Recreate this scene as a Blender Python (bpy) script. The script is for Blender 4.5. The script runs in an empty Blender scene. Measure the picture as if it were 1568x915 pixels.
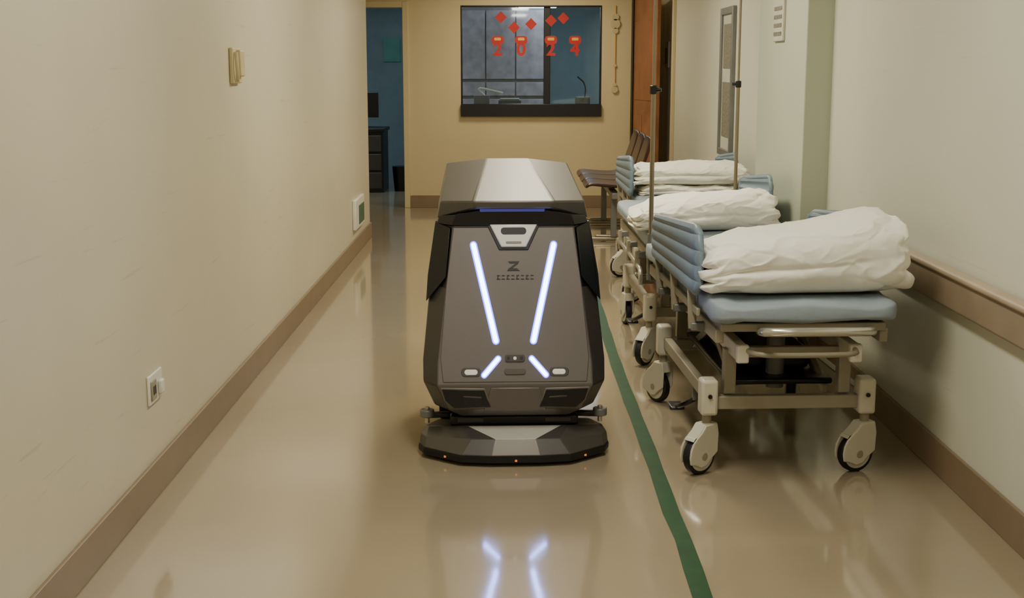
import bpy, bmesh, math, random
from mathutils import Vector, Matrix, noise
random.seed(3)
SC = bpy.context.scene
COL = SC.collection

def lin(c):
    o=[]
    for v in c:
        v=v/255.0
        o.append(v/12.92 if v<=0.04045 else ((v+0.055)/1.055)**2.4)
    return (o[0],o[1],o[2],1.0)

def mat(name, rgb, rough=0.5, metal=0.0, var=0.08, scale=6.0, bump=0.0, bscale=40.0, emit=None, estr=0.0, coat=0.0, spec=0.5, scuff=0.0):
    m=bpy.data.materials.new(name); m.use_nodes=True
    nt=m.node_tree; b=nt.nodes['Principled BSDF']
    b.inputs['Roughness'].default_value=rough
    b.inputs['Metallic'].default_value=metal
    b.inputs['Specular IOR Level'].default_value=spec
    b.inputs['Coat Weight'].default_value=coat
    b.inputs['Coat Roughness'].default_value=0.06
    tc=nt.nodes.new('ShaderNodeTexCoord')
    n=nt.nodes.new('ShaderNodeTexNoise'); n.inputs['Scale'].default_value=scale; n.inputs['Detail'].default_value=4
    nt.links.new(tc.outputs['Object'],n.inputs['Vector'])
    r=nt.nodes.new('ShaderNodeValToRGB')
    c=lin(rgb)
    r.color_ramp.elements[0].position=0.3; r.color_ramp.elements[1].position=0.7
    r.color_ramp.elements[0].color=(c[0]*(1-var),c[1]*(1-var),c[2]*(1-var),1)
    r.color_ramp.elements[1].color=(min(1,c[0]*(1+var)),min(1,c[1]*(1+var)),min(1,c[2]*(1+var)),1)
    nt.links.new(n.outputs['Fac'],r.inputs['Fac'])
    out=r.outputs['Color']
    if scuff>0:
        mp=nt.nodes.new('ShaderNodeMapping'); mp.inputs['Scale'].default_value=(1,1.3,22); mp.inputs['Rotation'].default_value=(math.radians(7),0,0)
        n3=nt.nodes.new('ShaderNodeTexNoise'); n3.inputs['Scale'].default_value=1.6; n3.inputs['Detail'].default_value=5; n3.inputs['Roughness'].default_value=.6
        nt.links.new(tc.outputs['Object'],mp.inputs['Vector']); nt.links.new(mp.outputs[0],n3.inputs['Vector'])
        r3=nt.nodes.new('ShaderNodeValToRGB'); r3.color_ramp.elements[0].position=.64; r3.color_ramp.elements[1].position=.70
        r3.color_ramp.elements[0].color=(0,0,0,1); r3.color_ramp.elements[1].color=(scuff,scuff,scuff,1)
        nt.links.new(n3.outputs['Fac'],r3.inputs['Fac'])
        mx=nt.nodes.new('ShaderNodeMixRGB'); mx.inputs[2].default_value=(c[0]*.35,c[1]*.33,c[2]*.3,1)
        nt.links.new(r3.outputs[0],mx.inputs[0]); nt.links.new(out,mx.inputs[1]); out=mx.outputs[0]
    nt.links.new(out,b.inputs['Base Color'])
    if bump>0:
        n2=nt.nodes.new('ShaderNodeTexNoise'); n2.inputs['Scale'].default_value=bscale; n2.inputs['Detail'].default_value=3
        nt.links.new(tc.outputs['Object'],n2.inputs['Vector'])
        bp=nt.nodes.new('ShaderNodeBump'); bp.inputs['Strength'].default_value=bump; bp.inputs['Distance'].default_value=0.01
        nt.links.new(n2.outputs['Fac'],bp.inputs['Height']); nt.links.new(bp.outputs['Normal'],b.inputs['Normal'])
    if emit:
        b.inputs['Emission Color'].default_value=emit; b.inputs['Emission Strength'].default_value=estr
    return m

M={}
M['wall_l']=mat('plaster_left',(206,198,172),0.38,var=0.04,scale=1.2,bump=0.08,bscale=25,scuff=.22)
M['wall_r']=mat('plaster_right',(208,207,188),0.5,var=0.03,scale=1.2,bump=0.08,bscale=25,scuff=.1)
M['wall_b']=mat('plaster_back',(208,192,152),0.55,var=0.03,scale=1.5)
M['pil']=mat('plaster_pilaster',(184,190,168),0.5,var=0.03,scale=1.5)
M['ceil']=mat('ceiling_paint',(216,212,200),0.8)
M['floor']=mat('vinyl_floor',(158,144,118),0.11,var=0.05,scale=1.3,bump=0.045,bscale=6,spec=0.75,coat=.45)
M['base']=mat('brown_vinyl_skirting',(134,114,90),0.4,var=0.06)
M['rail']=mat('handrail_vinyl',(142,125,103),0.45)
M['rail2']=mat('handrail_lip',(168,150,126),0.4)
M['green']=mat('green_tape',(4,64,22),0.4,var=0.2,scale=14,spec=.3)
M['blue_room']=mat('blue_room_paint',(122,142,150),0.7)
M['black']=mat('black_plastic',(16,16,17),0.35)
M['blackg']=mat('black_vent',(7,7,8),0.3)
M['blackrub']=mat('black_rubber',(12,12,12),0.6)
M['body']=mat('robot_grey_shell',(104,98,94),0.38,metal=0.35,var=0.03,scale=3)
M['body2']=mat('robot_dark_shell',(74,70,67),0.40,metal=0.35,var=0.03)
M['lid']=mat('robot_lid_shell',(88,83,76),0.38,metal=0.4,var=0.03)
M['lidc']=mat('robot_lid_silver',(112,107,97),0.45,metal=0.25,var=0.03)
M['silver']=mat('silver_plastic',(204,202,194),0.35,metal=0.3,var=0.03)
M['led']=mat('led_white_blue',(230,235,255),0.3,emit=(0.28,0.40,1.0,1),estr=21)
M['ledglow']=mat('led_blue_glow',(60,70,200),0.3,emit=(0.09,0.12,1.0,1),estr=4.5)  # blue glow the bars cast on the shell, painted as emission
M['hoodrefl']=mat('purple_reflection',(50,46,120),0.25,emit=(0.16,0.14,0.7,1),estr=0.2)  # painted purple-blue reflection, dimly emissive, not a lamp
M['orange']=mat('amber_marker',(255,120,30),0.3,emit=(1,0.35,0.05,1),estr=.5)
M['lens']=mat('clear_lens',(220,215,205),0.15,emit=(1,0.95,0.85,1),estr=0.15)
M['logo']=mat('logo_print',(36,32,32),0.5)
M['cream']=mat('cream_enamel',(200,194,172),0.35,var=0.04)
M['cream2']=mat('aged_enamel',(150,142,120),0.4,var=0.06)
M['chrome']=mat('steel_tube',(205,202,190),0.25,metal=0.8,var=0.03)
M['pole']=mat('pole_steel',(150,140,118),0.3,metal=0.7,var=0.03)
M['blue']=mat('blue_plastic_guard',(114,132,146),0.42,var=0.05)
M['matt']=mat('blue_mattress_cover',(146,158,168),0.6,var=0.08,scale=5,bump=0.4,bscale=12)
M['cloth']=mat('white_cotton',(242,239,226),0.85,var=0.02,scale=5,bump=0.3,bscale=22)
M['wood']=mat('wood_door',(146,94,62),0.4,var=0.22,scale=5)
M['wooddark']=mat('dark_wood_seat',(56,28,22),0.3,var=0.2,scale=8)
M['red']=mat('red_paper',(190,40,32),0.6)
M['gold']=mat('gold_paper',(226,180,84),0.4)
M['white']=mat('white_plastic',(226,222,206),0.4)
M['beige']=mat('beige_plastic',(196,182,138),0.45)
M['signg']=mat('green_sign',(60,100,76),0.4)
M['grey']=mat('grey_metal',(120,120,116),0.4,metal=0.3)
M['paper']=mat('notice_paper',(190,188,172),0.6)
M['paper2']=mat('notice_print',(120,116,100),0.6,var=0.5,scale=60)
M['teal']=mat('teal_poster',(90,150,140),0.6)
M['shelf']=mat('cabinet_grey',(160,150,156),0.6,var=0.25,scale=9)
M['panel']=mat('grey_partition',(124,118,124),0.6,var=0.1)
M['lamp']=mat('fluorescent_diffuser',(250,245,230),0.5,emit=(1,0.93,0.8,1),estr=5)
M['reflamp']=mat('glass_reflection_tubes',(250,250,255),0.5,emit=(0.9,0.95,1,1),estr=9)  # glowing tubes that imitate ceiling lights mirrored in the window
g=bpy.data.materials.new('window_glass'); g.use_nodes=True
nt=g.node_tree; nt.nodes.clear()
o=nt.nodes.new('ShaderNodeOutputMaterial'); mx=nt.nodes.new('ShaderNodeMixShader'); tr=nt.nodes.new('ShaderNodeBsdfTransparent'); gl=nt.nodes.new('ShaderNodeBsdfGlossy'); lw=nt.nodes.new('ShaderNodeFresnel')
tr.inputs[0].default_value=(0.85,0.9,0.93,1); gl.inputs['Roughness'].default_value=0.03; lw.inputs[0].default_value=1.6
nt.links.new(lw.outputs[0],mx.inputs[0]); nt.links.new(tr.outputs[0],mx.inputs[1]); nt.links.new(gl.outputs[0],mx.inputs[2]); nt.links.new(mx.outputs[0],o.inputs[0])
M['glass']=g

def empty(name, loc=(0,0,0), rz=0):
    e=bpy.data.objects.new(name,None); e.location=loc; e.rotation_euler=(0,0,math.radians(rz)); e.empty_display_size=0.1
    COL.objects.link(e); return e

SHARP=35
def mkobj(name, verts, faces, mats, fm=None, parent=None, bevel=0, seg=2, smooth=True, angle=30, sharp=None):
    me=bpy.data.meshes.new(name); me.from_pydata([tuple(v) for v in verts],[],faces)
    if not isinstance(mats,(list,tuple)): mats=[mats]
    for m in mats: me.materials.append(M[m])
    if fm:
        for i,p in enumerate(me.polygons): p.material_index=fm[i]
    bm=bmesh.new(); bm.from_mesh(me); bmesh.ops.recalc_face_normals(bm,faces=bm.faces); bm.to_mesh(me); bm.free()
    ob=bpy.data.objects.new(name,me); COL.objects.link(ob)
    if parent: ob.parent=parent
    if bevel>0:
        b=ob.modifiers.new('bev','BEVEL'); b.width=bevel; b.segments=seg; b.limit_method='ANGLE'; b.angle_limit=math.radians(angle); b.harden_normals=False
    if smooth:
        for p in me.polygons: p.use_smooth=True
        try:
            me.set_sharp_from_angle(angle=math.radians(sharp if sharp else SHARP))
        except Exception: pass
    return ob

def boxdata(x0,x1,y0,y1,z0,z1):
    v=[(x0,y0,z0),(x1,y0,z0),(x1,y1,z0),(x0,y1,z0),(x0,y0,z1),(x1,y0,z1),(x1,y1,z1),(x0,y1,z1)]
    f=[(0,3,2,1),(4,5,6,7),(0,1,5,4),(1,2,6,5),(2,3,7,6),(3,0,4,7)]
    return v,f
def box(name,x0,x1,y0,y1,z0,z1,m,parent=None,bevel=0,seg=2):
    v,f=boxdata(x0,x1,y0,y1,z0,z1)
    return mkobj(name,v,f,m,None,parent,bevel,seg)
def boxes(name,lst,m,parent=None,bevel=0,seg=2):
    V=[];F=[]
    for b in lst:
        v,f=boxdata(*b); n=len(V); V+=v; F+=[tuple(i+n for i in q) for q in f]
    return mkobj(name,V,F,m,None,parent,bevel,seg)
def obox(name,p0,p1,w,h,m,parent=None,bevel=0.004):
    p0=Vector(p0);p1=Vector(p1); d=(p1-p0); L=d.length; d.normalize()
    up=Vector((0,0,1)) if abs(d.z)<0.9 else Vector((0,1,0))
    s=d.cross(up).normalized(); u=s.cross(d).normalized()
    V=[]
    for t in (p0,p1):
        for a,b in((-1,-1),(1,-1),(1,1),(-1,1)): V.append(t+s*a*w/2+u*b*h/2)
    F=[(0,1,2,3),(7,6,5,4),(0,4,5,1),(1,5,6,2),(2,6,7,3),(3,7,4,0)]
    return mkobj(name,V,F,m,None,parent,bevel,2)
def cyl(name,p0,p1,r,m,parent=None,n=24,r2=None,bevel=0.0):
    p0=Vector(p0);p1=Vector(p1); d=(p1-p0).normalized()
    if r2 is None: r2=r
    up=Vector((0,0,1)) if abs(d.z)<0.9 else Vector((0,1,0))
    s=d.cross(up).normalized(); u=s.cross(d).normalized()
    V=[]
    for t,rr in((p0,r),(p1,r2)):
        for i in range(n):
            a=2*math.pi*i/n; V.append(t+s*rr*math.cos(a)+u*rr*math.sin(a))
    F=[(i,(i+1)%n,(i+1)%n+n,i+n) for i in range(n)]+[tuple(range(n)),tuple(range(n,2*n))]
    return mkobj(name,V,F,m,None,parent,bevel,2,angle=40)
def tube(name,pts,r,m,parent=None,round_=True,cyc=False):
    P=[Vector(p) for p in pts]
    for _ in range(2 if round_ else 0):
        Q=[] if cyc else [P[0]]
        rng=range(len(P)) if cyc else range(len(P)-1)
        for i in rng:
            a=P[i];b=P[(i+1)%len(P)]
            L=(b-a).length; t=min(0.3,0.05/max(L,1e-4)) if _==0 else 0.25
            Q.append(a.lerp(b,t));Q.append(a.lerp(b,1-t))
        if not cyc: Q.append(P[-1])
        P=Q
    n=12; V=[];F=[]; N=len(P)
    prev=None
    for i,p in enumerate(P):
        a=P[(i-1)%N] if (cyc or i>0) else p; b=P[(i+1)%N] if (cyc or i<N-1) else p
        d=(b-a).normalized()
        if prev is None:
            up=Vector((0,0,1)) if abs(d.z)<0.9 else Vector((1,0,0)); s=d.cross(up).normalized()
        else:
            s=(prev-d*prev.dot(d)).normalized()
        prev=s; u=d.cross(s)
        for k in range(n):
            t=2*math.pi*k/n; V.append(p+s*r*math.cos(t)+u*r*math.sin(t))
    for i in range(N if cyc else N-1):
        j=(i+1)%N
        for k in range(n):
            F.append((i*n+k,i*n+(k+1)%n,j*n+(k+1)%n,j*n+k))
    if not cyc: F+= [tuple(range(n)),tuple(range((N-1)*n,N*n))]
    return mkobj(name,V,F,m,None,parent)
def prism(name,poly,axis_o,ax,ay,an,t,m,parent=None,bevel=0):
    o=Vector(axis_o);ax=Vector(ax);ay=Vector(ay);an=Vector(an); n=len(poly)
    V=[o+ax*a+ay*b for a,b in poly]+[o+ax*a+ay*b+an*t for a,b in poly]
    F=[tuple(range(n)),tuple(range(2*n-1,n-1,-1))]+[(i,(i+1)%n,(i+1)%n+n,i+n) for i in range(n)]
    return mkobj(name,V,F,m,None,parent,bevel,2)
def rrect(w,h,r,n=5,cx=0,cy=0):
    P=[]
    for sx,sy,a0 in((1,1,0),(-1,1,90),(-1,-1,180),(1,-1,270)):
        for i in range(n+1):
            a=math.radians(a0+90*i/n); P.append((cx+(w/2-r)*sx+r*math.cos(a), cy+(h/2-r)*sy+r*math.sin(a)))
    return P

# ---------------------------------------------------------------- room
XL=-1.265; XR=1.595; YB=14.0; H=2.55
box('floor',-3.3,2.2,-2.6,18.0,-0.1,0,'floor')
box('ceiling',-3.3,2.2,-2.6,18.0,H,H+0.1,'ceil')
box('wall_left',XL-0.15,XL,-2.5,11.57,0,H,'wall_l',bevel=0.006)
box('wall_right',XR,XR+0.15,-2.5,14.0,0,H,'wall_r')
box('wall_pilaster',1.46,XR+0.01,6.6,7.86,0,H,'pil',bevel=0.006)
box('wall_near',-3.3,2.2,-2.6,-2.5,0,H,'wall_r')
box('wall_alcove',-3.1,-3.0,11.4,18.0,0,H,'wall_b')
box('wall_alcove_return',-3.0,XL-0.15,11.42,11.57,0,H,'wall_b')
boxes('wall_back',[(-3.0,-2.04,YB,YB+0.14,0,H),(-2.04,-1.14,YB,YB+0.14,2.11,H),(-1.14,-0.541,YB,YB+0.14,0,H),
  (-0.541,0.945,YB,YB+0.14,0,0.97),(-0.541,0.945,YB,YB+0.14,2.12,H),(0.945,2.2,YB,YB+0.14,0,H)],'wall_b')
boxes('wall_inner_room',[(-3.0,2.2,17.6,17.7,0,H),(2.1,2.2,14.14,17.6,0,H),(-3.0,-2.98,14.14,17.6,0,H)],'blue_room')
def skirt(name,x0,x1,y0,y1): return box(name,x0,x1,y0,y1,0,0.13,'base',bevel=0.004)
skirt('baseboard_left',XL,XL+0.014,-2.5,11.585)
boxes('baseboard_right',[(XR-0.014,XR,-2.5,6.6,0,0.13),(1.446,XR,6.586,6.6,0,0.13),(1.446,1.46,6.6,7.86,0,0.13),(XR-0.014,XR,7.86,14.0,0,0.13)],'base',bevel=0.003)
boxes('baseboard_back',[(-1.09,1.2,YB-0.014,YB,0,0.13)],'base',bevel=0.003)
hr=empty('handrail',(0,0,0))
box('rail_board',1.545,1.575,-2.4,6.45,0.65,0.775,'rail',hr,0.01,3)
box('rail_lip',1.53,1.58,-2.4,6.45,0.765,0.79,'rail2',hr,0.01,3)
boxes('rail_brackets',[(1.57,XR,y-0.04,y+0.04,0.68,0.75) for y in (0.3,1.8,3.3,4.8,6.2)],'rail',hr,0.004)
boxes('trim_1',[(-1.15,-1.09,YB-0.03,YB+0.16,0,2.16),(-2.09,-2.03,YB-0.03,YB+0.16,0,2.16),(-2.03,-1.15,YB-0.03,YB+0.16,2.10,2.16)],'wall_b',bevel=0.004)
w=empty('window_1',(0.2,YB,0))
boxes('frame',[(-0.741,0.745,-0.05,0.02,0.97,1.10),(-0.741,-0.725,0.0,0.1,1.1,2.12),(0.729,0.745,0.0,0.1,1.1,2.12),(-0.725,0.729,0.0,0.1,2.105,2.12),(0.135,0.205,0.04,0.1,1.1,2.105)],'black',w,0.004)
box('glass',-0.725,0.729,0.055,0.062,1.1,2.105,'glass',w)
dec=empty('window_decorations',(0,YB+0.03,0))
for i,(x,y) in enumerate([(-0.118,2.0),(0.021,1.895),(0.2,1.93),(0.41,1.965),(0.54,1.99)]):
    s=0.062
    prism('diamond_%d'%i,[(-s,0),(0,-s),(s,0),(0,s)],(x,0,y),(1,0,0),(0,0,1),(0,1,0),0.004,'red',dec)
for i,(x,ch) in enumerate([(-0.152,'2'),(0.097,'0'),(0.41,'2'),(0.665,'4')]):
    prism('lantern_%d'%i,rrect(0.13,0.085,0.035),(x,0,1.765),(1,0,0),(0,0,1),(0,1,0),0.004,'red',dec)
    cu=bpy.data.curves.new('digit','FONT'); cu.body=ch; cu.size=0.19; cu.extrude=0.003; cu.offset=0.006; cu.align_x='CENTER'; cu.align_y='CENTER'
    to=bpy.data.objects.new('tmp',cu); COL.objects.link(to); bpy.context.view_layer.update()
    me=bpy.data.meshes.new_from_object(to); bpy.data.objects.remove(to)
    me.materials.clear(); me.materials.append(M['red'])
    ob=bpy.data.objects.new('digit_%d'%i,me); ob.location=(x,-0.004,1.665); ob.rotation_euler=(math.pi/2,0,0); ob.parent=dec; COL.objects.link(ob)
    prism('gold_%d'%i,rrect(0.07,0.03,0.01),(x,-0.004,1.775),(1,0,0),(0,0,1),(0,1,0),0.003,'gold',dec)
orn=empty('hanging_wall_ornament',(1.085,YB-0.015,0))
cyl('cord',(0,0,1.25),(0,0,2.12),0.006,'gold',orn,8)
for z,r in((2.0,0.035),(1.93,0.05),(1.86,0.03),(1.25,0.035),(1.3,0.02),(1.5,0.015)):
    cyl('bead',(0,-0.012,z),(0,0.012,z),r,'beige',orn,16)
dr=empty('door_2',(1.265,13.93,0),12)
box('leaf',0.0,0.04,-0.8,0,0.01,2.2,'wood',dr,0.004)
box('edge',-0.014,0.0,-0.05,0.01,0.0,2.25,'black',dr)
boxes('door_panels',[(-0.006,0.0,-0.7,-0.45,0.2,1.0),(-0.006,0.0,-0.35,-0.1,0.2,1.0),(-0.006,0.0,-0.7,-0.1,1.15,1.95)],'wood',dr,0.004)
# inner room
dk=empty('office_desk',(-1.8,16.0,0))
boxes('desk_parts',[(-0.6,0.28,-0.35,0.35,0.72,0.76),(0.0,0.26,-0.33,0.33,0,0.72),(-0.58,-0.54,-0.33,0.33,0,0.72)],'black',dk,0.004)
boxes('drawer_fronts',[(0.02,0.24,-0.345,-0.33,0.05+i*0.22,0.24+i*0.22) for i in range(3)],'body2',dk,0.004)
mn=empty('computer_monitor',(-1.87,16.0,0.762))
boxes('monitor_parts',[(-0.1,0.1,-0.08,0.08,0,0.015),(-0.02,0.02,-0.01,0.02,0.01,0.14),(-0.25,0.25,-0.02,0.02,0.12,0.42)],'black',mn,0.004)
ch=empty('black_waste_bin',(-1.34,15.9,0))
cyl('bin',(0,0,0),(0,0,.3),.09,'black',ch,24,r2=.115)
box('poster_teal',-1.70,-1.48,17.58,17.6,1.55,1.85,'teal')
sh=empty('grey_partition_cabinet',(-0.2,16.2,0))
boxes('cabinet_body',[(-0.85,0.62,-0.2,0.25,0.0,2.2)],'panel',sh,0.004)
boxes('cabinet_doors',[(-0.83+i*.36,-0.83+i*.36+.345,-0.22,-0.2,z0,z1) for i in range(4) for z0,z1 in((.1,1.1),(1.14,1.3),(1.34,2.15))],'shelf',sh,0.005)
tb=empty('counter_with_equipment',(0.2,14.6,0))
boxes('counter_top',[(-0.72,0.72,-0.25,0.3,0.98,1.02),(-0.72,-0.68,-0.25,0.3,0,0.98),(0.68,0.72,-0.25,0.3,0,0.98)],'black',tb,0.004)
boxes('document_trays',[(-0.35,-0.1,-0.1,0.1,1.02,1.13),(-0.62,-0.45,-0.1,0.1,1.02,1.18)],'panel',tb,0.01)
boxes('tray_papers',[(-0.33,-0.12,-0.09,0.1,1.13,1.145)],'paper',tb,0.004)
boxes('telephone',[(0.5,0.66,-0.05,0.1,1.02,1.16)],'black',tb,0.01)
tube('desk_lamp_arm',[(-0.5,0,1.17),(-0.6,0,1.27),(-0.3,0,1.20)],0.012,'white',tb)
tube('microphone_arm',[(0.6,0,1.12),(0.62,0,1.3),(0.52,0,1.38)],0.008,'black',tb)
lp=empty('window_reflection_lamp',(0.3,15.6,2.19))  # added lamp, stands in for ceiling-light reflections in the window glass
boxes('tubes',[(-0.22,0.22,-0.3+i*0.16,-0.26+i*0.16,-0.02,0.0) for i in range(4)],'reflamp',lp)
boxes('housing',[(-0.26,0.26,-0.33,0.27,0.0,0.04),(-0.02,0.02,-0.02,0.02,0.04,0.36)],'white',lp)

# wall fittings
sw=empty('wall_dispenser',(XL,6.02,1.5))
box('plate',0,0.02,-0.09,0.09,-0.08,0.08,'beige',sw,0.006)
box('holder',0.02,0.04,-0.02,0.07,-0.05,0.07,'beige',sw,0.008,3)
tube('beads',[(0.03,-0.07,0.06),(0.035,-0.08,-0.02),(0.03,-0.05,-0.07)],0.008,'beige',sw)
ol=empty('wall_outlet',(XL,4.48,0.385))
box('plate',0,0.010,-0.085,0.085,-0.05,0.055,'white',ol,0.004)
box('socket',0.010,0.016,-0.07,-0.01,-0.035,0.035,'cream2',ol,0.004)
box('plug',0.010,0.026,0.02,0.06,-0.03,0.02,'white',ol,0.006)
boxes('slots',[(0.015,0.0175,-0.055,-0.045,-0.015,0.015),(0.015,0.0175,-0.035,-0.025,-0.015,0.015)],'black',ol)
es=empty('floor_level_exit_sign',(XL,10.6,0.33))
box('frame',0,0.03,-0.3,0.3,-0.12,0.12,'white',es,0.008)
box('face',0.03,0.035,-0.1,0.24,-0.09,0.06,'signg',es,0.002)
nb=empty('notice_plate',(1.46,7.25,1.75))
box('plate',-0.015,0,-0.13,0.13,-0.12,0.12,'paper',nb,0.004)
boxes('lines',[(-0.018,-0.015,-0.1,0.1,-0.09+i*0.045,-0.07+i*0.045) for i in range(4)],'paper2',nb)
ns=empty('door_number_sign',(XR,13.6,1.62))
box('plate',-0.015,0,-0.16,0.16,-0.14,0.12,'paper',ns,0.004)
box('print',-0.018,-0.015,-0.1,0.1,-0.1,0.06,'paper2',ns)
fb=empty('framed_notice_board',(XR,9.75,1.38))
boxes('frame',[(-0.03,0,-0.28,-0.23,-0.54,0.54),(-0.03,0,0.23,0.28,-0.54,0.54),(-0.03,0,-0.23,0.23,-0.54,-0.49),(-0.03,0,-0.23,0.23,0.49,0.54)],'grey',fb,0.004)
box('backing',-0.012,0,-0.23,0.23,-0.49,0.49,'paper',fb)
boxes('notices',[(-0.016,-0.012,-0.18,0.18,0.1,0.42),(-0.016,-0.012,-0.18,0.18,-0.4,0.0)],'paper2',fb)
box('trim_2',XR-0.03,XR,12.95,13.05,0.13,H,'wall_b',bevel=0.004)

# green tape line
V=[];F=[]
ys=[-2.5+0.25*i for i in range(66)]
for i,y in enumerate(ys):
    xo=0.538+0.006*math.sin(y*1.7)+ (0.01 if y<4.25 else 0)
    wv=0.029+0.002*math.sin(y*9)
    V+=[(xo-wv,y,0.0015),(xo+wv,y,0.0015)]
    if i: F.append((2*i-2,2*i-1,2*i+1,2*i))
mkobj('green_floor_tape_line',V,F,'green')

# ---------------------------------------------------------------- robot
R=empty('floor_cleaning_robot',(-0.006,5.3,0),2.3)
def loft(name,levels,mats,fmfun,parent,bevel=0.008,seg=3,top=0,bot=0,angle=12,sharp=None):
    n=len(levels[0]); V=[];F=[];fm=[]
    for r in levels: V+=r
    for k in range(len(levels)-1):
        for i in range(n):
            F.append((k*n+i,k*n+(i+1)%n,(k+1)*n+(i+1)%n,(k+1)*n+i)); fm.append(fmfun(k,i))
    F.append(tuple(range(n-1,-1,-1))); fm.append(bot)
    F.append(tuple(range((len(levels)-1)*n,len(levels)*n))); fm.append(top)
    return mkobj(name,V,F,mats,fm,parent,bevel,seg,angle=angle,sharp=sharp)
def ring(z,a,yf,b,yc,b2,yb1,a2,yb):
    q=5.3
    return [(-a,yf-q,z),(a,yf-q,z),(b,yc-q,z),(b2,yb1-q,z),(a2,yb-q,z),(-a2,yb-q,z),(-b2,yb1-q,z),(-b,yc-q,z)]
def YF(z): return 4.847+0.3056*(z-0.30)
lv=[ring(.168,.205,4.90,.25,4.98,.28,5.58,.22,5.66),
    ring(.205,.255,4.857,.31,4.94,.32,5.64,.25,5.72),
    ring(.30,.298,YF(.30),.352,4.93,.35,5.68,.28,5.78),
    ring(.38,.296,YF(.38),.353,4.955,.352,5.68,.28,5.79),
    ring(.66,.262,YF(.66),.325,5.045,.325,5.68,.27,5.78),
    ring(.70,.257,YF(.70),.320,5.057,.32,5.68,.27,5.78),
    ring(.895,.235,YF(.895),.298,5.115,.30,5.68,.25,5.77)]
def fmb(k,i):
    if i in (1,7):
        return 2 if k>=4 else 1
    if i==0: return 0
    return 1
loft('body_shell',lv,['body','body2','black'],fmb,R,0.006,2,top=2,bot=2,sharp=14)
loft('neck_band',[ring(.89,.215,5.045,.275,5.12,.28,5.66,.23,5.74),ring(.975,.205,5.05,.265,5.12,.27,5.66,.22,5.72)],['black'],lambda k,i:0,R,0.006)
for s in(-1,1):
    p=[(s*.262,YF(.70)-5.3-.004,.90-.2),(s*.245,YF(.88)-5.3-.004,.885),(s*.303,5.105-5.3,.90),(s*.333,5.03-5.3,.70),(s*.34,5.0-5.3,.60)]
    p2=[(x-s*0.0,y+.03,z) for x,y,z in p]
    mkobj('shoulder_panel',p+p2,[(0,1,2,3,4),(9,8,7,6,5)]+[(i,(i+1)%5,(i+1)%5+5,i+5) for i in range(5)],'black',None,R,0.003)
v=[(-.285,5.085-5.3,.925),(.285,5.085-5.3,.925),(.225,5.015-5.3,.935),(-.225,5.015-5.3,.935),(-.298,5.09-5.3,.895),(.298,5.09-5.3,.895),(.236,5.015-5.3,.893),(-.236,5.015-5.3,.893),(.13,5.0-5.3,.955),(-.13,5.0-5.3,.955)]
mkobj('front_bridge',v,[(7,6,2,8,9,3),(6,5,1,2),(4,7,3,0),(0,3,9,8,2,1),(4,5,6,7),(0,1,5,4)],'black',None,R,0.003)
q=5.3
hv=[(-.155,4.985,.99),(.155,4.985,.99),(-.085,5.70,1.105),(.085,5.70,1.105),(-.283,5.09,.980),(.283,5.09,.980),(-.262,5.70,1.085),(.262,5.70,1.085),
    (-.145,4.992,.962),(.145,4.992,.962),(-.295,5.10,.912),(.295,5.10,.912),(-.30,5.74,.91),(.30,5.74,.91),(-.08,5.78,1.06),(.08,5.78,1.06),(-.24,5.78,1.04),(.24,5.78,1.04),(.22,5.82,.92),(-.22,5.82,.92)]
hv=[(x,y-q,z) for x,y,z in hv]
hf=[(0,1,3,2),(1,5,7,3),(4,0,2,6),(8,9,1,0),(9,11,5,1),(10,8,0,4),(5,11,13,7),(10,4,6,12),(2,3,15,14),(3,7,17,15),(6,2,14,16),(7,13,18,17),(12,6,16,19),(14,15,17,18,19,16),(8,10,12,19,18,13,11,9)]
mkobj('hood',hv,hf,['lid','lidc','body2'],[1,0,0,0,0,0,0,0,0,0,0,0,0,0,2],R,0.007,2,angle=4,sharp=4)
box('hood_reflection',-.13,.12,4.998-q,5.02-q,.948,.962,'hoodrefl',R,0.003)  # reflection under the hood, painted as a dim glowing strip
sl=0.3056; nl=math.sqrt(1+sl*sl)
an=Vector((0,-1/nl,sl/nl))
def fp(x,z,off=0.0):
    return Vector((x,YF(z)-q,z))+an*off
def fprism(name,pts,t,m,off=-0.003,bevel=0.0):
    n=len(pts)
    V=[fp(x,z,off) for x,z in pts]+[fp(x,z,off+t) for x,z in pts]
    F=[tuple(range(n)),tuple(range(2*n-1,n-1,-1))]+[(i,(i+1)%n,(i+1)%n+n,i+n) for i in range(n)]
    return mkobj(name,V,F,m,None,R,bevel,2)
def strip(x0,z0,x1,z1,w):
    d=Vector((x1-x0,z1-z0)).normalized(); p=Vector((-d.y,d.x))*w/2
    P=[]
    for c,sg in((Vector((x0,z0)),-1),(Vector((x1,z1)),1)):
        for k in range(7):
            a=math.pi*k/6
            v=c+ (p*math.cos(a)*sg*-1) + d*sg*(w/2)*math.sin(a)
            P.append((v.x,v.y))
    return P
for s in(-1,1):
    fprism('led_bar_halo',strip(s*.155,.819,s*.072,.463,.028),0.004,'ledglow',0.000)  # glow around the bar, put in as a wider emissive strip
    fprism('led_bar',strip(s*.155,.819,s*.072,.463,.017),0.006,'led',0.000)
    fprism('led_short_halo',strip(s*.064,.398,s*.118,.338,.024),0.004,'ledglow',0.000)
    fprism('led_short',strip(s*.064,.398,s*.118,.338,.014),0.006,'led',0.000)
    fprism('headlight_bezel',rrect(.076,.034,.016,5,s*.168,.349),0.007,'body2',-0.002,0.002)
    fprism('headlight',rrect(.05,.02,.01,5,s*.168,.349),0.010,'lens',-0.002,0.002)
fprism('front_panel',[(-.232,.885),(.232,.885),(.262,.66),(.285,.40),(.275,.312),(-.275,.312),(-.285,.40),(-.262,.66)],0.006,'body',-0.003,0.003)
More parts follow.
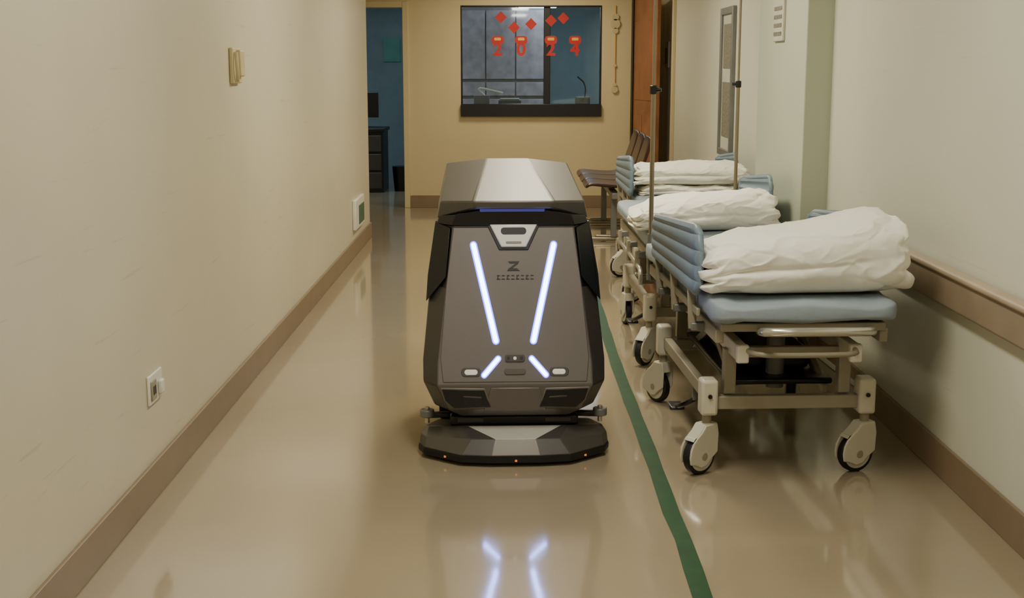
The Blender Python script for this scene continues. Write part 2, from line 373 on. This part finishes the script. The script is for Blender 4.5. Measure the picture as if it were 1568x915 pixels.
fprism('handle_surround',[(-.104,.897),(.104,.897),(.056,.799),(-.056,.799)],0.010,'black',-0.002,0.002)
fprism('handle',[(-.092,.893),(.092,.893),(.048,.808),(-.048,.808)],0.02,'silver',-0.002,0.004)
fprism('handle_slot',rrect(.098,.026,.012,5,0,.868),0.0215,'black',-0.002,0.0)
fprism('handle_lip',rrect(.06,.008,.003,3,0,.825),0.0225,'grey',-0.002,0.0)
fprism('depth_sensor_upper',rrect(.078,.028,.012,5,0,.399),0.010,'body2',-0.002,0.002)
fprism('sensor_lens',rrect(.012,.012,.005,5,0,.399),0.012,'lens',-0.002)
fprism('sensor_lens',rrect(.012,.012,.005,5,-.025,.399),0.0115,'black',-0.002)
fprism('sensor_lens',rrect(.012,.012,.005,5,.025,.399),0.0115,'black',-0.002)
fprism('depth_sensor_lower',rrect(.082,.024,.011,5,0,.351),0.010,'lid',-0.002,0.002)
for i,(pp) in enumerate([[(-.022,.757),(.022,.757),(.016,.749),(-.016,.749)],[(.006,.749),(.018,.749),(-.006,.731),(-.018,.731)],[(-.02,.731),(.012,.731),(.024,.721),(-.026,.721)]]):
    fprism('emblem_%d'%i,pp,0.0075,'logo',-0.003)
for i in range(8):
    x=-.066+i*.0185
    fprism('wordmark_%d'%i,[(x,.706),(x+.011,.706),(x+.013,.702),(x+.002,.702)],0.0075,'logo',-0.003)
    if i%2==0: fprism('wordmark_b%d'%i,[(x+.003,.703),(x+.007,.703),(x+.005,.690),(x+.001,.690)],0.0075,'logo',-0.003)
    fprism('wordmark_c%d'%i,[(x,.693),(x+.012,.693),(x+.013,.689),(x,.689)],0.0075,'logo',-0.003)
yl0=4.857; yl1=4.847
def lf(x,z,off):
    t=(z-.205)/.095; y=yl0+(yl1-yl0)*t
    nn=Vector((0,-0.095,-0.010)).normalized()
    return Vector((x,y-q,z))+nn*off
def lprism(name,pts,t,m,off=-0.004,bevel=0):
    n=len(pts)
    V=[lf(x,z,off) for x,z in pts]+[lf(x,z,off+t) for x,z in pts]
    F=[tuple(range(n)),tuple(range(2*n-1,n-1,-1))]+[(i,(i+1)%n,(i+1)%n+n,i+n) for i in range(n)]
    return mkobj(name,V,F,m,None,R,bevel,2)
for s in(-1,1):
    lprism('vent_frame',[(s*.285,.294),(s*.115,.290),(s*.088,.212),(s*.235,.208),(s*.272,.24)],0.009,'lidc',-0.004,0.003)
    lprism('vent',[(s*.279,.288),(s*.119,.284),(s*.097,.217),(s*.233,.213),(s*.266,.243)],0.0115,'blackg',-0.004,0.001)
    lprism('vent_fin',[(s*.20,.262),(s*.13,.258),(s*.128,.252),(s*.196,.256)],0.014,'body2',-0.004,0.001)
lprism('chin_plate',[(-.092,.292),(.092,.292),(.12,.20),(-.12,.20)],0.009,'body',-0.004,0.003)
box('chassis',-.235,.235,4.985-q,5.65-q,.06,.19,'blackrub',R,0.01)
box('chassis_rail',-.25,.25,4.93-q,5.0-q,.12,.16,'black',R,0.008)
for s in(-1,1):
    cyl('drive_wheel',(s*.24,5.5-q,.1),(s*.30,5.5-q,.1),.1,'blackrub',R,32,bevel=0.01)
    cyl('guide_roller',(s*.34,4.98-q,.145),(s*.34,4.98-q,.175),.028,'grey',R,24,bevel=0.004)
    cyl('roller_pin',(s*.34,4.98-q,.12),(s*.34,4.98-q,.185),.009,'chrome',R,12)
    obox('roller_arm',(s*.22,5.0-q,.15),(s*.345,4.985-q,.15),.03,.02,'black',R)
    box('side_label',s*.17-.05,s*.17+.05,4.925-q,4.932-q,.135,.152,'body2',R,0.001)
def sring(z,k,yo=0):
    P=[(-.374,4.965),(-.352,4.90),(-.21,4.785),(-.095,4.768),(.095,4.768),(.21,4.785),(.352,4.90),(.374,4.965),(.345,5.07),(-.345,5.07)]
    return [(x*k,(y+yo)-q,z) for x,y in P]
s0=sring(.016,1.0);s1=sring(.036,1.005);s2=sring(.046,.992)
s3=[(x,y-q,z) for x,y,z in [(-.366,4.968,.082),(-.344,4.912,.084),(-.17,4.82,.098),(-.075,4.805,.100),(.075,4.805,.100),(.17,4.82,.098),(.344,4.912,.084),(.366,4.968,.082),(.34,5.065,.09),(-.34,5.065,.09)]]
inn=[(-.350,4.995,.105),(-.335,4.98,.108),(-.21,4.905,.126),(-.18,4.90,.127),(.18,4.90,.127),(.21,4.905,.126),(.335,4.98,.108),(.350,4.995,.105),(.30,5.05,.115),(-.30,5.05,.115)]
s4=[(x,y-q,z) for x,y,z in inn]
def fms(k,i):
    if k<2: return 0
    if k==2: return 1 if i in(2,4) else 2
    return 3 if i==3 else (1 if i in(2,4) else 2)
loft('brush_skirt',[s0,s1,s2,s3,s4],['blackrub','body2','lid','silver'],fms,R,0.003,2,top=2,bot=0,angle=6,sharp=5)
for x,y in((-.27,4.832),(0,4.765),(.27,4.832)):
    box('marker',x-.004,x+.004,y-q-.004,y-q+.01,.024,.030,'orange',R)

# ---------------------------------------------------------------- stretchers
def guard(name,x,y0,y1,z0,z1,parent,side,ta=.03,tb=-.04):
    nu,nw=34,61; V=[];F=[]; r=0.08
    for j in range(nw):
        w=j/(nw-1); d=min(w,1-w)*(z1-z0)
        rr=r if w>0.5 else 0.05
        cut=0 if d>=rr else rr-math.sqrt(max(0,rr*rr-(rr-d)**2))
        for i in range(nu):
            u=i/(nu-1); y=(y0+cut)+(y1-y0-2*cut)*u
            h=(z1-z0)+ta+(tb-ta)*u
            rib=abs(math.sin(math.pi*4.5*w))**0.6*0.014
            ed=min(u,1-u)*(y1-y0); rib*=min(1,ed/0.05); rib*= min(1,d/0.012)
            V.append((x+side*rib,y,z0+h*w))
    for j in range(nw-1):
        for i in range(nu-1):
            a=j*nu+i; F.append((a,a+1,a+nu+1,a+nu))
    ob=mkobj(name,V,F,'blue',None,parent)
    s=ob.modifiers.new('s','SOLIDIFY'); s.thickness=0.022; s.offset=0
    return ob
def softbox(name,x0,x1,y0,y1,z0,z1,m,parent,amp=0.006,sc=5,seed=0,ex=5.0,nseg=40,warp=None,ezp=3.0):
    V=[];F=[]; nu,nv=nseg*2,nseg
    cx,cy,cz=(x0+x1)/2,(y0+y1)/2,(z0+z1)/2; a,b,c=(x1-x0)/2,(y1-y0)/2,(z1-z0)/2
    def sp(v,e): return math.copysign(abs(v)**e,v)
    e1=2/ezp; e2=2/ex
    for j in range(nv+1):
        ph=-math.pi/2+math.pi*j/nv
        for i in range(nu):
            th=2*math.pi*i/nu
            p=Vector((a*sp(math.cos(ph),e1)*sp(math.cos(th),e2),b*sp(math.cos(ph),e1)*sp(math.sin(th),e2),c*sp(math.sin(ph),e1)))
            nrm=Vector((p.x/a/a,p.y/b/b,p.z/c/c)); nrm=nrm.normalized() if nrm.length>0 else Vector((0,0,1))
            w=Vector((cx,cy,cz))+p
            dn=noise.fractal(Vector((w.x*sc+seed,w.y*sc,w.z*sc*1.6)),1.0,2.0,3)*amp
            w=w+nrm*dn
            if warp: w=warp(w,(p.x/a,p.y/b,p.z/c),nrm)
            V.append(w)
    for j in range(nv):
        for i in range(nu):
            F.append((j*nu+i,j*nu+(i+1)%nu,(j+1)*nu+(i+1)%nu,(j+1)*nu+i))
    ob=mkobj(name,V,F,m,None,parent)
    bm=bmesh.new(); bm.from_mesh(ob.data); bmesh.ops.remove_doubles(bm,verts=bm.verts,dist=0.0004); bmesh.ops.recalc_face_normals(bm,faces=bm.faces); bm.to_mesh(ob.data); bm.free()
    for p in ob.data.polygons: p.use_smooth=True
    return ob
def clothbox(name,x0,x1,y0,y1,m,parent,warp,nx=150,ny=60,nz=60):
    V=[];F=[];idx={}
    def vid(i,j,k):
        key=(i,j,k)
        if key in idx: return idx[key]
        p=Vector((2*i/nx-1,2*j/ny-1,2*k/nz-1))
        def rnd(a,b,e):
            mm=max(abs(a),abs(b))
            if mm<1e-6: return a,b
            L=(abs(a)**e+abs(b)**e)**(1/e)
            f=mm/L
            return a*f,b*f
        y,z=rnd(p.y,p.z,3.2); 
        x,z2=rnd(p.x,z,7.0); x,y2=rnd(x,y,7.0)
        V.append(warp(Vector((x,y2,z2)),p)); idx[key]=len(V)-1
        return idx[key]
    for i in range(nx):
        for j in range(ny):
            for k in (0,nz): F.append((vid(i,j,k),vid(i+1,j,k),vid(i+1,j+1,k),vid(i,j+1,k)))
        for k in range(nz):
            for j in (0,ny): F.append((vid(i,j,k),vid(i+1,j,k),vid(i+1,j,k+1),vid(i,j,k+1)))
    for j in range(ny):
        for k in range(nz):
            for i in (0,nx): F.append((vid(i,j,k),vid(i,j+1,k),vid(i,j+1,k+1),vid(i,j,k+1)))
    ob=mkobj(name,V,F,m,None,parent)
    for p in ob.data.polygons: p.use_smooth=True
    for e in ob.data.edges: e.use_edge_sharp=False
    return ob
def caster(parent,x,y,ang):
    a=math.radians(ang); d=Vector((math.cos(a),math.sin(a),0))
    s=Vector((-d.y,d.x,0))
    O=Vector((x,y,0)); C=O+d*0.035+Vector((0,0,0.072))
    cyl('tyre',C-s*.016,C+s*.016,.072,'blackrub',parent,36,bevel=0.006)
    cyl('wheel_rim',C-s*.019,C+s*.019,.058,'cream',parent,32,bevel=0.003)
    cyl('hub_cap',C-s*.031,C+s*.031,.016,'cream2',parent,20,bevel=0.003)
    P=[(-.035,.08),(-.038,.15),(-.03,.19),(.03,.19),(.05,.165)]+[(0.035+.074*math.cos(math.radians(t)),.078+.082*math.sin(math.radians(t))) for t in (60,40,20,0,-20)]+[(.08,.045),(.05,.03),(.02,.035),(.0,.055)]
    for sg in(-1,1):
        prism('fork_cheek',P,O+s*sg*.021,d,(0,0,1),s*sg,.009,'cream',parent,0.004)
    prism('fork_crown',[(-.036,.148),(-.03,.192),(.03,.192),(.055,.165),(.09,.135),(.08,.146)],O-s*.025,d,(0,0,1),s,.05,'cream',parent,0.006)
    cyl('stem',O+Vector((0,0,.185)),O+Vector((0,0,.25)),.017,'cream2',parent,20)

def stretcher(loc,rz,angs,lg=True):
    B=empty('hospital_stretcher',loc,rz)
    W=.335; Ln=1.72
    softbox('mattress',-W,W,0.0,Ln,.602,.70,'matt',B,amp=0.016,sc=5,seed=loc[1],ex=16,ezp=5,nseg=60)
    boxes('platform',[(-W+.04,W-.04,.06,Ln-.03,.575,.605)],'cream2',B,0.004)
    for s in(-1,1):
        obox('platform_side_rail',(s*.295,.08,.555),(s*.295,Ln-.05,.555),.03,.05,'cream2',B)
        obox('main_side_rail',(s*.205,.12,.485),(s*.205,Ln-.12,.485),.038,.06,'cream',B)
        box('rail_end_cap',s*.205-.022,s*.205+.022,.095,.125,.452,.518,'white',B,0.006)
        if lg or s>0:
            a,b=(.15,1.22) if s<0 else (.5,1.35)
            guard('side_guard',s*.355,a,b,.685,.905,B,s)
            for yy in(a+.15,(a+b)/2,b-.15):
                obox('guard_post',(s*.352,yy,.54),(s*.362,yy,.72),.03,.014,'cream2',B)
                obox('guard_pivot',(s*.30,yy,.55),(s*.36,yy,.55),.04,.03,'grey',B)
            obox('guard_lower_bar',(s*.35,a+.05,.62),(s*.35,b-.05,.62),.014,.03,'cream2',B)
        else:
            for yy in(.35,.75,1.2):
                obox('guard_pivot',(s*.30,yy,.55),(s*.35,yy,.55),.04,.03,'grey',B)
                obox('guard_post',(s*.352,yy,.46),(s*.352,yy,.57),.03,.014,'cream2',B)
            tube('lowered_guard_rail',[(s*.352,.2,.42),(s*.352,.2,.5),(s*.352,1.4,.5),(s*.352,1.4,.42)],.012,'chrome',B)
        obox('base_side_rail',(s*.285,.25,.285),(s*.285,1.30,.285),.035,.05,'cream2',B)
        for yy in(.26,1.28):
            box('corner_casting',s*.295-.032,s*.295+.032,yy-.04,yy+.04,.225,.36,'cream',B,0.012,3)
            cyl('casting_pin',(s*.295,yy-.046,.30),(s*.295,yy-.038,.30),.008,'black',B,12)
            obox('upright',(s*.215,yy+.02,.30),(s*.215,yy+.02,.47),.045,.05,'cream2',B)
        obox('lift_link_a',(s*.17,.35,.29),(s*.17,.85,.47),.025,.035,'cream2',B)
        obox('lift_link_b',(s*.17,1.2,.29),(s*.17,.75,.47),.025,.035,'grey',B)
    for yy in(.26,1.28):
        obox('base_cross_bar',(-.30,yy,.27),(.30,yy,.27),.04,.05,'cream2',B)
        obox('upper_cross_bar',(-.21,yy,.46),(.21,yy,.46),.03,.04,'cream2',B)
    box('lower_shelf',-.2,.2,.35,1.25,.31,.335,'black',B,0.01)
    box('hydraulic_box',-.15,.15,.5,1.1,.335,.42,'black',B,0.02)
    cyl('lift_column',(0,.45,.28),(0,.45,.56),.035,'grey',B,20)
    cyl('lift_column',(0,1.1,.28),(0,1.1,.56),.035,'grey',B,20)
    tube('push_handle',[(-.15,.08,.572),(-.17,-.06,.597),(.235,-.06,.597),(.215,.08,.572)],.016,'chrome',B)
    tube('push_handle',[(-.17,Ln-.04,.585),(-.195,Ln+.02,.60),(.195,Ln+.02,.60),(.17,Ln-.04,.585)],.0115,'chrome',B)
    tube('crank_tube',[(-.19,.11,.5),(-.17,.03,.495),(.19,.03,.495),(.20,.11,.5)],.010,'cream2',B)
    tube('brake_pedal_bar',[(-.27,.6,.2),(-.33,.62,.16),(-.33,.74,.13)],.010,'black',B)
    box('brake_pedal',-.36,-.30,.70,.80,.12,.135,'black',B,0.006)
    obox('pedal_hanger',(-.28,.6,.28),(-.28,.6,.19),.02,.03,'grey',B)
    obox('backrest_strut',(-.1,1.0,.45),(-.1,1.4,.57),.02,.02,'grey',B)
    for k,(sx,yy) in enumerate(((-1,.26),(1,.26),(-1,1.28),(1,1.28))):
        caster(B,sx*.298,yy,angs[k])
    return B
stretcher((1.035,4.47,0),2.6,(215,200,120,250))
stretcher((1.0,6.27,0),1.0,(230,160,100,270),lg=False)
stretcher((1.11,8.06,0),0,(200,200,200,300))

def blanket(loc,rz,x0,x1,tl,tr,dl,seed,two=False,pow_=1.3):
    B=empty('folded_white_blanket',loc,rz)
    def mk(tl,tr,z0,x0,x1,dl,seed):
        def N(a,b,c): return noise.noise(Vector((a+seed,b+seed*.7,c)))
        def ridge(a,b,c,p=3): return (1-min(1,abs(N(a,b,c))*2.2))**p
        def warp(n,p):
            u=(n.x+1)/2; v=(n.y+1)/2; h=(n.z+1)/2
            t=tl+(tr-tl)*u**pow_
            X=x0+(x1-x0)*u; Y=dl*v; Z=z0+t*h
            top=min(1,h*3)
            endf=abs(n.x)**10
            g=abs(math.sin(h*math.pi*3.2+.8*N(v*2,0,4)))
            X-=math.copysign(1,n.x)*endf*.022*(1-g)**2*2
            side=min(1,abs(n.y)**6)*(1-endf)
            g2=abs(math.sin((h+.12*N(u*2.5,1,2))*math.pi*2.1))
            Y-=math.copysign(1,n.y)*side*.02*(1-g2)**3*1.4*max(0,1-1.1*u)
            a=u*5+h*1.6
            r1=ridge(a*.9,(v*2.5-u*1.5)+h*3,1.3); r2=ridge(u*9,v*5+h*5,7.1,2)
            k=1.0-.45*math.sin(math.pi*u)
            w=(.008*r1+.004*r2)*k
            Z+=w*top*(1 if h>.5 else .4); Y+=n.y*w*1.1; X+=n.x*w*.6
            Z+=.020*N(u*3,v*2,.5)*top*h; Y+=.018*N(u*3,h*3,5)*n.y; X+=.014*N(v*3,h*3,9)
            Z-=.035*(abs(2*u-1)**8)*h*(1.2-u)
            X-=.04*h*u**4
            return Vector((X,Y,Z))
        return clothbox('folded_layers',x0,x1,0,dl,'cloth',B,warp)
    if two:
        mk(tl*.40,tr*.36,0,x0+.04,x1-.08,dl+.04,seed+2)
        mk(tl*.66,tr*.70,tl*.33,x0,x1,dl,seed)
    else: mk(tl,tr,0,x0,x1,dl,seed)
    return B
blanket((1.045,4.50,.693),3,-.365,.40,.175,.30,.52,1.3,pow_=1.1)
blanket((0.97,6.32,.693),1,-.365,.37,.115,.205,.50,7.7,pow_=.8)
blanket((1.125,8.1,.693),0,-.36,.38,.20,.195,.5,12.1,two=True)

def iv(loc,h):
    B=empty('iv_pole',loc)
    cyl('socket',(0,0,-.16),(0,0,.06),.017,'grey',B,16)
    cyl('lower_tube',(0,0,-.1),(0,0,.75),.011,'pole',B,16)
    cyl('upper_tube',(0,0,.74),(0,0,h),.007,'pole',B,16)
    cyl('clamp',(0,0,.71),(0,0,.75),.018,'black',B,16,bevel=.004)
    cyl('clamp_knob',(0,0,.73),(.035,-.01,.73),.009,'black',B,12)
    for s in(-1,1):
        tube('hook',[(0,0,h-.02),(s*.06,0,h-.01),(s*.09,0,h+.04)],.005,'pole',B)
    box('mount_bracket',0,.06,-.015,.015,-.12,-.08,'grey',B,0.003)
    return B
iv((.655,6.12,.66),1.35)
b2=iv((1.365,7.98,.66),1.35); b2.rotation_euler=(0,0,math.pi)

C=empty('waiting_bench_seats',(0,0,0))
for i in range(3):
    y=11.35+i*.55
    prof=[(.64,.455),(.66,.485),(.72,.478),(.85,.465),(.98,.462),(1.06,.49),(1.10,.56),(1.145,.70),(1.19,.86),(1.20,.90)]
    V=[];F=[]
    n=len(prof); ny=7
    for j in range(ny):
        t=j/(ny-1); yy=y-.265+.53*t; ez=.012*(2*t-1)**2
        cutb=0.04*abs(2*t-1)**4
        for k,(x,z) in enumerate(prof): V.append((x,yy,z+ez-(cutb if k>=n-2 else 0)))
    for j in range(ny-1):
        for k in range(n-1):
            a=j*n+k; F.append((a,a+1,a+n+1,a+n))
    ob=mkobj('seat_shell_%d'%i,V,F,'wooddark',None,C); s=ob.modifiers.new('s','SOLIDIFY'); s.thickness=.03; s.offset=-1
    sub=ob.modifiers.new('ss','SUBSURF'); sub.levels=1; sub.render_levels=2
obox('beam',(.88,11.05,.41),(.88,12.75,.41),.06,.05,'grey',C)
for y in(11.25,12.5):
    obox('pedestal',(.88,y,.04),(.88,y,.44),.05,.06,'grey',C)
    obox('foot',(.62,y,.022),(1.15,y,.022),.05,.035,'pole',C,0.01)
    obox('foot_rib',(.72,y,.045),(1.05,y,.045),.03,.03,'pole',C,0.01)

# ---------------------------------------------------------------- lights
def fixture(name,x,y,w,l,power,col,z=H):
    e=empty(name,(x,y,z))
    boxes('housing',[(-w/2-.03,w/2+.03,-l/2-.03,-l/2,-.03,0),(-w/2-.03,w/2+.03,l/2,l/2+.03,-.03,0),(-w/2-.03,-w/2,-l/2,l/2,-.03,0),(w/2,w/2+.03,-l/2,l/2,-.03,0)],'white',e)
    box('diffuser',-w/2,w/2,-l/2,l/2,-.012,-.002,'lamp',e)
    L=bpy.data.lights.new(name+'_light','AREA'); L.shape='RECTANGLE'; L.size=w; L.size_y=l; L.energy=power; L.color=col
    lo=bpy.data.objects.new('light',L); lo.location=(0,0,-.02); lo.parent=e; COL.objects.link(lo)
    return e
warm=(1,.92,.73); warm2=(1,.96,.83)
fixture('ceiling_light',0.15,0.4,.3,1.2,26,warm2)
fixture('ceiling_light',0.15,3.6,.3,1.2,38,warm2)
fixture('ceiling_light',0.15,6.8,.3,1.2,50,warm)
fixture('ceiling_light',0.15,9.6,.3,1.2,42,warm)
fixture('ceiling_light',0.15,12.8,.6,.6,26,(1,.87,.60))
for i,(x,y,p) in enumerate(((.75,15.5,34),(-1.7,15.2,26))):  # fill lamps without fixtures; the left one added to brighten the doorway
    L=bpy.data.lights.new('inner_room_fill','AREA'); L.size=.8; L.energy=p; L.color=(.70,.88,1)
    lo=bpy.data.objects.new('inner_room_fill',L); lo.location=(x,y,2.5); COL.objects.link(lo)

wd=bpy.data.worlds.new('world'); wd.use_nodes=True; wd.node_tree.nodes['Background'].inputs[0].default_value=(.9,.85,.75,1); wd.node_tree.nodes['Background'].inputs[1].default_value=.05
SC.world=wd
cam=bpy.data.cameras.new('camera'); cam.sensor_width=36; cam.lens=36*2000/1568.0; cam.clip_start=.05
co=bpy.data.objects.new('camera',cam); co.location=(0,0,1.5); co.rotation_euler=(math.radians(90-10.12),0,0); COL.objects.link(co)
SC.camera=co
